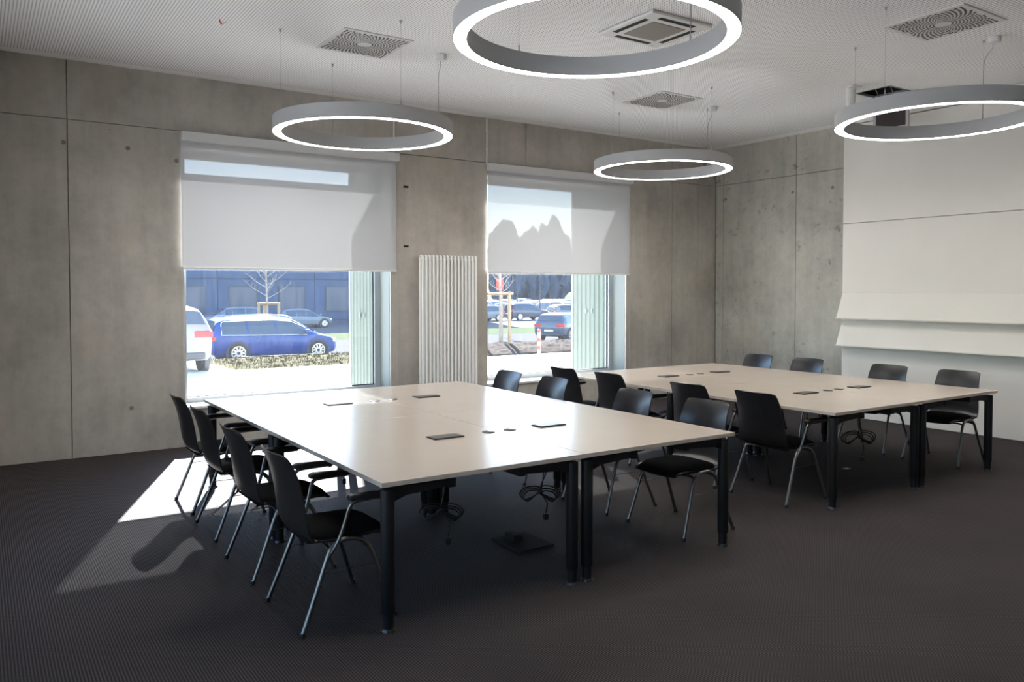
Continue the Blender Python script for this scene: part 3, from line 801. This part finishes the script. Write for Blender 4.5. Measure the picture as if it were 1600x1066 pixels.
MB().box((-6*SLW, YW+WT+.02, ZP-.35), (12*SLW, 20.37, ZP-.012)).build('bedding', M_curb, pv)
# grass strip with tufts
gr = MB(); nx_, ny_ = 50, 14
rg = random.Random(3)
gx0, gx1, gy0, gy1 = 5.3, 11.2, 20.37, 24.2
vs = []
for i in range(nx_+1):
    for j in range(ny_+1):
        e = 0 if j in (0, ny_) else 1
        vs.append((gx0+(gx1-gx0)*i/nx_, gy0+(gy1-gy0)*j/ny_+rg.uniform(-.08, .08)*e, ZP-.02+e*rg.uniform(-.01, .05)))
gr.add(vs, [(i*(ny_+1)+j, (i+1)*(ny_+1)+j, (i+1)*(ny_+1)+j+1, i*(ny_+1)+j+1) for i in range(nx_) for j in range(ny_)])
for k in range(3500):
    x, y = rg.uniform(5.4, 11.1), rg.uniform(gy0+.05, gy1-.05); a = rg.uniform(0, PI); h = rg.uniform(.03, .09); r_ = .012
    gr.add([(x-r_*math.cos(a), y-r_*math.sin(a), ZP-.02), (x+r_*math.cos(a), y+r_*math.sin(a), ZP-.02), (x+rg.uniform(-.03, .03), y+rg.uniform(-.03, .03), ZP+h)], [(0, 1, 2)])
g_ = gr.build('grass_strip', M_grass); g_['kind'] = 'stuff'; g_['label'] = 'dry yellow-green grass strip between paving and road'; g_['category'] = 'grass'
patch('side_bounce_yard', -60, X0-.42, -40, YW+WT, ZP, M_pav, 'added pale paving beside the building, bouncing light into the side windows')  # unseen ground added to reflect sunlight in through the side windows
patch('car_bay', -19.2, 5.3, 20.37, 24.2, ZP, M_pav, 'pale paved bay under the white car')
# soil heap
rg = random.Random(5)
def soil(name, x0, x1, y0, y1, h, label):
    mb = MB(); nx_, ny_ = 110, 22; vs = []
    for i in range(nx_+1):
        for j in range(ny_+1):
            u, v = i/nx_, j/ny_
            e = (1-abs(2*u-1)**8)*math.sin(PI*v)**.6 if 0 < v < 1 else 0
            lump = .82+.12*math.sin(i*.37+1.3*math.sin(j*.6))*math.sin(i*.13+j*.5)
            vs.append((x0+(x1-x0)*u, y0+(y1-y0)*v, ZP-.05+e*h*(lump+rg.uniform(-.09, .09))))
    mb.add(vs, [(i*(ny_+1)+j, (i+1)*(ny_+1)+j, (i+1)*(ny_+1)+j+1, i*(ny_+1)+j+1) for i in range(nx_) for j in range(ny_)])
    o = mb.build(name, M_dirt); tag(o, label, 'soil heap'); return o
patch('verge', 11.2, 40, 20.37, 24.2, ZP-.06, M_dirt, 'bare soil verge beyond the paving')
soil('soil_heap', 11.25, 24, 20.4, 23.6, .36, 'long heap of brown soil seen through the corner window')
cu = empty('curb_1'); cu.name = 'curb_strip'; struct(cu, 'pale granite curb along the road')
for i in range(-14, 30):
    MB().box((i*1.3+.008, 24.2, ZR-.3), ((i+1)*1.3-.008, 24.36, ZP-(.03 if i not in (5, 6) else -.01))).build('curb_stone', M_curb, cu)
patch('road', -60, 90, 24.36, 30.5, ZR, M_asph, 'grey road where the blue van is parked')
patch('embankment', -60, 90, 30.5, 33.5, ZR, M_grass, 'low grass bank beyond the road', .5, ZL2)
patch('lower_yard', -60, 120, 33.5, 42.5, ZL2, M_asph, 'lower asphalt yard beyond the road')
patch('lawn', -60, 120, 42.5, 49.5, ZL2, M_lawn, 'green lawn strip in front of the far building')
patch('parking_lot', -60, 160, 49.5, 150, ZL2, M_lot, 'pale parking lot far outside')
patch('far_field', -300, 400, 150, 420, ZL2-.1, M_lawn, 'distant field behind the parking lot')

# --- cars -----------------------------------------------------------
ST = {   # stations: x, zbottom, zbelt, ztop, half width sill, belt, top
 'van': [(-2.13, .42, .80, .84, .70, .74, .66), (-2.08, .30, .86, 1.02, .80, .84, .72), (-1.98, .24, .90, 1.36, .84, .87, .66), (-1.80, .22, .92, 1.45, .86, .89, .66), (-1.0, .20, .90, 1.49, .87, .90, .67), (-.1, .20, .88, 1.49, .87, .90, .67), (.45, .20, .87, 1.43, .87, .90, .65), (.95, .20, .86, 1.17, .87, .90, .68), (1.34, .20, .86, .93, .87, .89, .72), (1.75, .22, .78, .82, .85, .86, .66), (1.98, .26, .66, .70, .78, .78, .58), (2.09, .34, .54, .57, .62, .62, .50)],
 'suv': [(-2.12, .48, .92, .96, .72, .78, .66), (-2.08, .36, .98, 1.12, .84, .86, .72), (-1.92, .30, 1.02, 1.48, .87, .89, .62), (-1.70, .27, 1.02, 1.56, .88, .90, .63), (-.9, .25, 1.00, 1.60, .89, .91, .64), (0, .25, .98, 1.58, .89, .91, .64), (.4, .25, .97, 1.50, .89, .91, .63), (.9, .25, .96, 1.18, .89, .91, .68), (1.2, .25, .95, 1.00, .88, .90, .72), (1.75, .28, .88, .92, .86, .87, .66), (2.0, .32, .76, .80, .78, .79, .58), (2.1, .40, .6, .64, .62, .62, .5)],
 'hatch': [(-2.0, .40, .78, .82, .66, .72, .62), (-1.95, .30, .84, .98, .78, .81, .70), (-1.80, .24, .88, 1.22, .82, .85, .64), (-1.5, .22, .88, 1.38, .84, .86, .62), (-.8, .20, .86, 1.44, .85, .87, .62), (-.1, .20, .84, 1.43, .85, .87, .62), (.3, .20, .83, 1.34, .85, .87, .61), (.8, .20, .82, 1.06, .85, .87, .66), (1.1, .20, .82, .88, .84, .86, .70), (1.6, .22, .75, .79, .82, .83, .64), (1.85, .26, .64, .68, .74, .75, .56), (1.96, .34, .52, .55, .6, .6, .48)],
}
AX = {'van': (-1.34, 1.34, .325), 'suv': (-1.32, 1.34, .35), 'hatch': (-1.24, 1.28, .31)}
WINS = {'van': (3, 7, 2), 'suv': (3, 7, 2), 'hatch': (3, 7, 2)}
def car(kind, paint, loc, rz, label, group=None, detail=True, rails=False, chrome_line=False, lz=1.0):
    t = empty('car', loc, rz); tag(t, label, 'car', group)
    S = [(a, b*lz, c*lz, d*lz, e, f, g) for a, b, c, d, e, f, g in ST[kind]]
    def ringp(s):
        x, zb, zl, zt, ws, wb_, wt = s
        half = [(ws*.90, zb), (ws, zb+.10), (wb_, (zb+zl)/2+.05), (wb_-.005, zl), ((wb_+wt)/2+.015, zl+(zt-zl)*.55), (wt+.01, zt-(zt-zl)*.10), (wt*.80, zt), (0, zt+.012)]
        return half
    H = [ringp(s) for s in S]; nr = len(H[0])
    vs, fs = [], []
    for s, h in zip(S, H):
        vs += [(s[0], -y, z) for y, z in h]+[(s[0], y, z) for y, z in h[-2::-1]]
    q = 2*nr-1
    for i in range(len(S)-1):
        for j in range(q-1): fs.append((i*q+j, (i+1)*q+j, (i+1)*q+j+1, i*q+j+1))
        fs.append((i*q+q-1, (i+1)*q+q-1, (i+1)*q, i*q))
    fs.append(tuple(range(q-1, -1, -1))); fs.append(tuple((len(S)-1)*q+k for k in range(q)))
    bo = MB().add(vs, fs, True).build('body', paint, t)
    bo.data.set_sharp_from_angle(angle=math.radians(35))
    def pt(i, j, side, f=0.0, g=0.0):      # interpolated surface point
        a = Vector((S[i][0], side*H[i][j][0], H[i][j][1])); b = Vector((S[i+1][0], side*H[i+1][j][0], H[i+1][j][1]))
        c = Vector((S[i][0], side*H[i][j+1][0], H[i][j+1][1])); d = Vector((S[i+1][0], side*H[i+1][j+1][0], H[i+1][j+1][1]))
        return (a*(1-f)+b*f)*(1-g)+(c*(1-f)+d*f)*g
    a0, b0, _ = WINS[kind]
    # side windows
    for side in (-1, 1):
        off = Vector((0, side*.008, 0))
        for w0, w1, f0, f1 in ((2, 3, .75, .95), (4, 4, .04, .96), (5, 7, .04, .55)) if detail else ((3, 6, .2, .9),):
            lower, upper = [], []
            if w0 == 2: st = [(2, .75), (3, 0), (3, .93)]
            elif w0 == 4 and detail: st = [(4, .0), (4, .5), (4, .97)]
            elif detail: st = [(5, .03), (5, .99), (6, .5), (6, .99)]
            else: st = [(3, .1), (4, .0), (5, 0), (6, .0), (6, .8)]
            for i, f in st:
                lower.append(pt(i, 3, side, f, .06)+off); upper.append(pt(i, 4, side, f, .72 if f or i < 6 else .7)+off)
            n = len(lower); fs_ = [(k, k+1, n+k+1, n+k) for k in range(n-1)]
            mid = [pt(i, 3, side, f, .99)+off for i, f in st]
            MB().add(lower+mid+upper, [(k, k+1, n+k+1, n+k) for k in range(n-1)]+[(n+k, n+k+1, 2*n+k+1, 2*n+k) for k in range(n-1)]).build('side_window', M_cglass, t)
        if chrome_line:
            loop = [pt(2, 3, side, .7, .04)+off*1.5]+[pt(i, 3, side, 0, .03)+off*1.5 for i in (3, 4, 5, 6, 7)]+[pt(6, 4, side, .98, .75)+off*1.5]+[pt(i, 4, side, 0, .78)+off*1.5 for i in (6, 5, 4, 3)]+[pt(2, 4, side, .75, .6)+off*1.5]
            MB().tube(loop, .022, 5, True).build('window_trim', M_rim, t)
        if rails:
            MB().tube(smooth_path([(-1.75, side*.62, 1.44*lz), (-1.6, side*.63, 1.505*lz), (-.6, side*.64, 1.545*lz), (.2, side*.63, 1.535*lz), (.5, side*.62, 1.44*lz)], 4), .022, 6).build('roof_rail', M_rim, t)
        if detail:
            MB().box((.88, side*.88 if side > 0 else -1.05, .92*lz), (1.02, 1.05 if side > 0 else -.88, 1.06*lz)).build('mirror', paint, t, .03)
            for xh in (-.72, .22): MB().box((xh, min(side*.895, side*.92), .78*lz), (xh+.2, max(side*.895, side*.92), .81*lz)).build('door_handle', paint, t)
    # windscreens
    for nm, i, j0 in (('windscreen', 7, 0), ('rear_window', 1, 0)):
        if nm == 'windscreen': A, B = (8, .04), (6, .06)
        else: A, B = (1, .12), (2, .55)
        def row(st):
            i_, f = st; out = []
            for side, js in ((-1, (5, 6, 7)), (1, (6, 5))):
                for j in js: out.append(pt(min(i_, len(S)-2), min(j, nr-2), side, f, .0 if j < nr-1 else 1.0))
            return out
        sh_ = Vector((.02 if nm == 'windscreen' else -.02, 0, .012))
        mids = [A, (7, .3), B] if nm == 'windscreen' else [A, (1, .6), (2, .1)]
        rows = [[p+sh_ for p in row(r_)] for r_ in mids]
        n = len(rows[0]); MB().add(sum(rows, []), [(r_*n+k, r_*n+k+1, (r_+1)*n+k+1, (r_+1)*n+k) for r_ in range(len(rows)-1) for k in range(n-1)]).build(nm, M_cglass, t)
    for side in (-1, 1):
        for xa in AX[kind][:2]:
            R_ = AX[kind][2]
            def disc(r0, y0, y1, n=20, smooth=True):
                vs = [(xa+r0*math.cos(2*PI*k/n), y, R_+r0*math.sin(2*PI*k/n)) for y in (y0, y1) for k in range(n)]
                return MB().add(vs, [(k, (k+1) % n, n+(k+1) % n, n+k) for k in range(n)]+[tuple(range(n)), tuple(range(2*n-1, n-1, -1))])
            if detail: disc(R_+.07, side*.78, side*.905).build('wheel_arch', M_trim, t)
            wh = disc(R_, side*.70, side*.925).build('wheel', M_rub, t)
            rm_ = MB(); yy = side*.932
            for k in range(10):
                a = 2*PI*k/10; r1 = R_*.68; c_, s_ = math.cos(a), math.sin(a)
                rm_.add([(xa+.05*c_-.028*s_, yy, R_+.05*s_+.028*c_), (xa+.05*c_+.028*s_, yy, R_+.05*s_-.028*c_), (xa+r1*c_+.02*s_, yy, R_+r1*s_-.02*c_), (xa+r1*c_-.02*s_, yy, R_+r1*s_+.02*c_)], [(0, 1, 2, 3)])
            n = 20
            rm_.add([(xa+r_*math.cos(2*PI*k/n), yy, R_+r_*math.sin(2*PI*k/n)) for r_ in (R_*.62, R_*.72) for k in range(n)], [(k, (k+1) % n, n+(k+1) % n, n+k) for k in range(n)])
            rm_.build('rim', M_rim, wh)
        x = S[0][0]; zl = S[1][2]
        ya, yb = sorted((side*.45, side*(S[1][5]+.012)))
        MB().box((x-.012, ya, zl-.13), (x+.26, yb, zl+.03)).build('tail_light', M_tail, t, .02)
        x = S[-2][0]
        ya, yb = sorted((side*.40, side*(S[-2][5]+.02)))
        MB().box((x-.22, ya, S[-2][2]-.08), (x+.06, yb, S[-2][2]+.05)).build('headlight', M_head, t, .03)
    x = S[0][0]
    MB().box((x-.03, -.70, .34*lz), (x+.1, .70, .50*lz)).build('rear_bumper', M_trim if kind == 'suv' else paint, t, .03)
    box('number_plate', (x-.035, -.26, .58*lz), (x-.005, .26, .69*lz), M_white, t)
    return t
P_blue = mat('dark_blue_car_paint', (.006, .05, .22), .35, coat=.1)
P_white = mat('white_car_paint', (.20, .20, .20), .45, coat=.1)
P_gblue = mat('grey_blue_car_paint', (.05, .075, .12), .3, coat=.4)
P_navy = mat('navy_car_paint', (.03, .045, .08), .3, coat=.6)
P_silver = mat('silver_car_paint', (.16, .18, .21), .35, metal=.3)
P_dred = mat('maroon_car_paint', (.14, .03, .03), .3, coat=.5)
P_black = mat('black_car_paint', (.02, .02, .025), .3, coat=.6)
car('van', P_blue, (8.42, 27.5, ZR), 0.0, 'blue estate van with roof rails parked side-on along the road', rails=True, chrome_line=True, lz=.99)
car('suv', P_white, (3.86, 22.15, ZP), PI/2, 'white car seen from behind at the left edge of the left window')
car('suv', P_gblue, (27.3, 35.6, ZL2), .50, 'grey-blue car with red tail light beside the striped bollard', lz=.95)
car('suv', P_silver, (15.4, 60.2, ZL2), PI, 'pale grey car behind the blue van, left of the young tree')
car('hatch', P_silver, (20.4, 58.6, ZL2), 0, 'pale grey car behind the blue van, right of the young tree')
# parking lot
rg = random.Random(11)
pal = [P_white, P_silver, P_navy, P_white, P_gblue, P_silver, P_dred, P_white, P_black]
pn = ['white', 'silver', 'navy', 'white', 'grey-blue', 'silver', 'maroon', 'white', 'black']
lot = [('suv', 2, 43.0, 62.0, 0.0), ('hatch', 1, 38.3, 62.3, PI), ('hatch', 3, 47.8, 62.0, 0)]
k = 0
for row, (y, n, x0, dx) in enumerate(((71, 8, 43.5, 2.75), (80, 9, 48, 2.8), (90, 9, 54, 2.9), (101, 9, 61, 3.1))):
    for i in range(n):
        lot.append((('suv', 'hatch', 'van')[(i*2+row) % 3], (i*4+row*3) % 9, x0+dx*i, y+rg.uniform(-.3, .3), (PI/2 if (i+row) % 2 else -PI/2)))
names = ['front row', 'second row', 'third row', 'fourth row', 'farthest row']
cache = {}
counts = {}
for idx, (kind, ci, x, y, rz) in enumerate(lot):
    row = 0 if idx < 3 else 1+sum(idx-3 >= s for s in (8, 17, 26))
    counts[row] = counts.get(row, 0)+1
    pos = ['leftmost', 'second', 'third', 'fourth', 'fifth', 'sixth', 'seventh', 'eighth', 'ninth', 'tenth'][counts[row]-1]
    if row == 0: pos = ['middle', 'left', 'right'][counts[row]-1]
    lab = '%s parked car, %s in the %s of the parking lot' % (pn[ci], pos if pos in ('leftmost', 'middle', 'left', 'right') else pos+' from left', names[row])
    key = (kind, ci)
    if key not in cache:
        cache[key] = car(kind, pal[ci], (x, y, ZL2), rz, lab, 'cars in the far parking lot', detail=False)
        KIDS[cache[key].name] = [(k_, kids(k_)) for k_ in kids(cache[key])]
    else: dup(cache[key], (x, y, ZL2), rz, lab, 'cars in the far parking lot')

# --- bollard, stakes, trees, sign, poles -------------------------------------
bo = empty('bollard', (13.24, 18.47, ZP)); tag(bo, 'red and white striped bollard outside the corner window', 'bollard')
R_ = .052
for i, (a, b_, m) in enumerate(((0, .30, M_white), (.30, .41, M_red), (.41, .53, M_white), (.53, .64, M_red), (.64, .78, M_white), (.78, .885, M_red))):
    MB().lathe([(R_, a), (R_, b_-.004)] if i < 5 else [(R_, a), (R_, b_-.02), (R_*.7, b_-.004), (.001, b_)], 16).build('stripe_band', m, bo)
MB().lathe([(.075, 0), (.075, .02), (.06, .03)], 16).build('base_plate', M_dchrome, bo)
def stakes(loc, h, posts, bars, r, label):
    t = empty('tree_stakes', loc); tag(t, label, 'tree stakes')
    for x, y in posts: MB().lathe([(r, 0), (r, h-.03), (r*.6, h)], 10, (x, y, 0)).build('stake', M_wood, t)
    for (xa, ya), (xb, yb), z in bars: MB().tube([(xa, ya, z), (xb, yb, z)], r*.8, 6).build('crossbar', M_wood, t)
    return t
stakes((14.43, 21.77, ZP), 1.95, [(0, 0), (.41, 1.13), (-.75, .75)], [((-.85, .80), (.08, -.10), 1.88), ((-.80, .80), (.55, 1.15), 1.86), ((.45, 1.2), (-.02, -.08), 1.87)], .058, 'wooden stakes with a crossbar in the soil heap outside the corner window')
stakes((10.2, 33.6, ZL2), 2.25, [(-.42, 0), (.42, 0), (0, .6)], [((-.48, 0), (.48, 0), 2.2), ((-.45, 0), (.02, .62), 2.17), ((.45, 0), (-.02, .62), 2.17)], .06, 'wooden stakes around the young tree behind the blue van')
def bare_tree(loc, h, label, seed, spread=1.0):
    t = empty('young_tree', loc); tag(t, label, 'tree'); rg = random.Random(seed)
    MB().tube([(0, 0, 0), (.02, .01, h*.4), (-.02, 0, h*.75), (0, 0, h)], [.06, .05, .035, .012], 8).build('trunk', M_bark, t)
    for i in range(18):
        z = h*(.52+.45*i/18); a = i*2.4; l = spread*(1.25-.7*i/18)
        p0 = Vector((0, 0, z)); d = Vector((math.cos(a), math.sin(a), .45)).normalized()
        p1 = p0+d*l*.5+Vector((0, 0, .05)); p2 = p0+d*l+Vector((0, 0, .22))
        mb = MB().tube([p0, p1, p2], [.018, .012, .004], 5)
        for k in range(5):
            b0 = p0+(p2-p0)*(.35+.13*k); dd = Vector((rg.uniform(-1, 1), rg.uniform(-1, 1), rg.uniform(.1, 1))).normalized()*rg.uniform(.2, .4)
            mb.tube([b0, b0+dd], [.006, .002], 4)
        mb.build('branch', M_bark, t)
bare_tree((10.2, 33.85, ZL2), 4.6, 'bare young tree with thin branches behind the blue van', 3)
bare_tree((14.45, 22.35, ZP+.0), 3.6, 'bare sapling tied between the stakes by the soil heap', 9, .5)
sg = empty('road_sign', (25.8, 40, ZL2)); tag(sg, 'small red rectangular sign on a pole above the wooden stakes', 'sign')
MB().tube([(0, 0, 0), (0, 0, 3.5)], .035, 8).build('pole', M_dchrome, sg)
box('sign_plate', (-.26, -.06, 2.75), (.26, -.04, 3.46), M_red, sg, .01)
for x, y, lab in ((46.0, 68, 'thin dark lamp pole left in the parking lot'), (49.6, 69, 'thin dark lamp pole right in the parking lot')):
    lp = empty('lamp_pole', (x, y, ZL2)); tag(lp, lab, 'lamp pole', 'lamp poles in the parking lot')
    MB().tube([(0, 0, 0), (0, 0, 7.6)], [.07, .045], 8).build('pole', M_trim, lp)
    box('lamp_head', (-.1, -.5, 7.55), (.1, .15, 7.65), M_trim, lp, .03)
# far building
def building():
    t = empty('office_building', (10, 66, ZL2)); tag(t, 'long shaded blue-grey office building behind the cars', 'building')
    x0, x1, h = -34.0, 30.0, 11.85
    box('wall', (x0, .25, 0), (x1, 14, h-.25), M_facade, t)
    box('roof_edge', (x0-.2, .0, h-.3), (x1+.2, 14.2, h), mat('grey_parapet', (.22, .24, .27), .6), t)
    bw = 4.0; n = int((x1-x0)/bw)
    for i in range(n):
        a = x0+i*bw
        for f, (z0, z1) in enumerate(((.3, 3.6), (3.75, 7.3), (7.45, 11.4))):
            box('facade_panel', (a+.03, .12, z0), (a+bw-.03, .26, z1), M_facade, t)
        for f, z0 in enumerate((.95, 4.5, 8.2)):
            wn = box('window', (a+.9, .05, z0), (a+bw-.9, .13, z0+2.2), M_trim, t)
            box('pane', (a+1.0, .03, z0+.1), (a+bw-1.0, .06, z0+2.1), M_fwin, wn)
building()
# distant trees
def far_tree(loc, h, r, label, seed):
    t = empty('distant_tree', loc); tag(t, label, 'tree', 'trees beyond the parking lot'); rg = random.Random(seed)
    MB().tube([(0, 0, 0), (0, 0, h*.6)], [.35, .2], 7).build('trunk', M_bark, t)
    bm = bmesh.new(); bmesh.ops.create_icosphere(bm, subdivisions=4, radius=1.0)
    ph = [rg.uniform(0, 6) for _ in range(8)]
    for v in bm.verts:
        p = v.co.copy(); d = 1+.16*math.sin(p.x*5+ph[0])*math.sin(p.y*6+ph[1])+.12*math.sin(p.z*9+ph[2])*math.sin(p.x*11+ph[3])+rg.uniform(-.05, .05)
        v.co = Vector((p.x*r*d, p.y*r*d, h*.5+p.z*h*.5*d))
    me = bpy.data.meshes.new('crown'); bm.to_mesh(me); bm.free(); me.materials.append(M_treel)
    o = bpy.data.objects.new('crown', me); COL.objects.link(o); o.parent = t
dl = ['far left', 'second from left', 'third from left', 'fourth from left', 'fifth from left', 'sixth from left', 'seventh from left', 'eighth from left', 'far right']
for i in range(9):
    far_tree((64+7.2*i, 122+3*math.sin(i*2.1), ZL2), 15.2+1.6*math.sin(i*1.7), 3.3, 'hazy tree beyond the parking lot, %s of the row' % dl[i], 20+i)
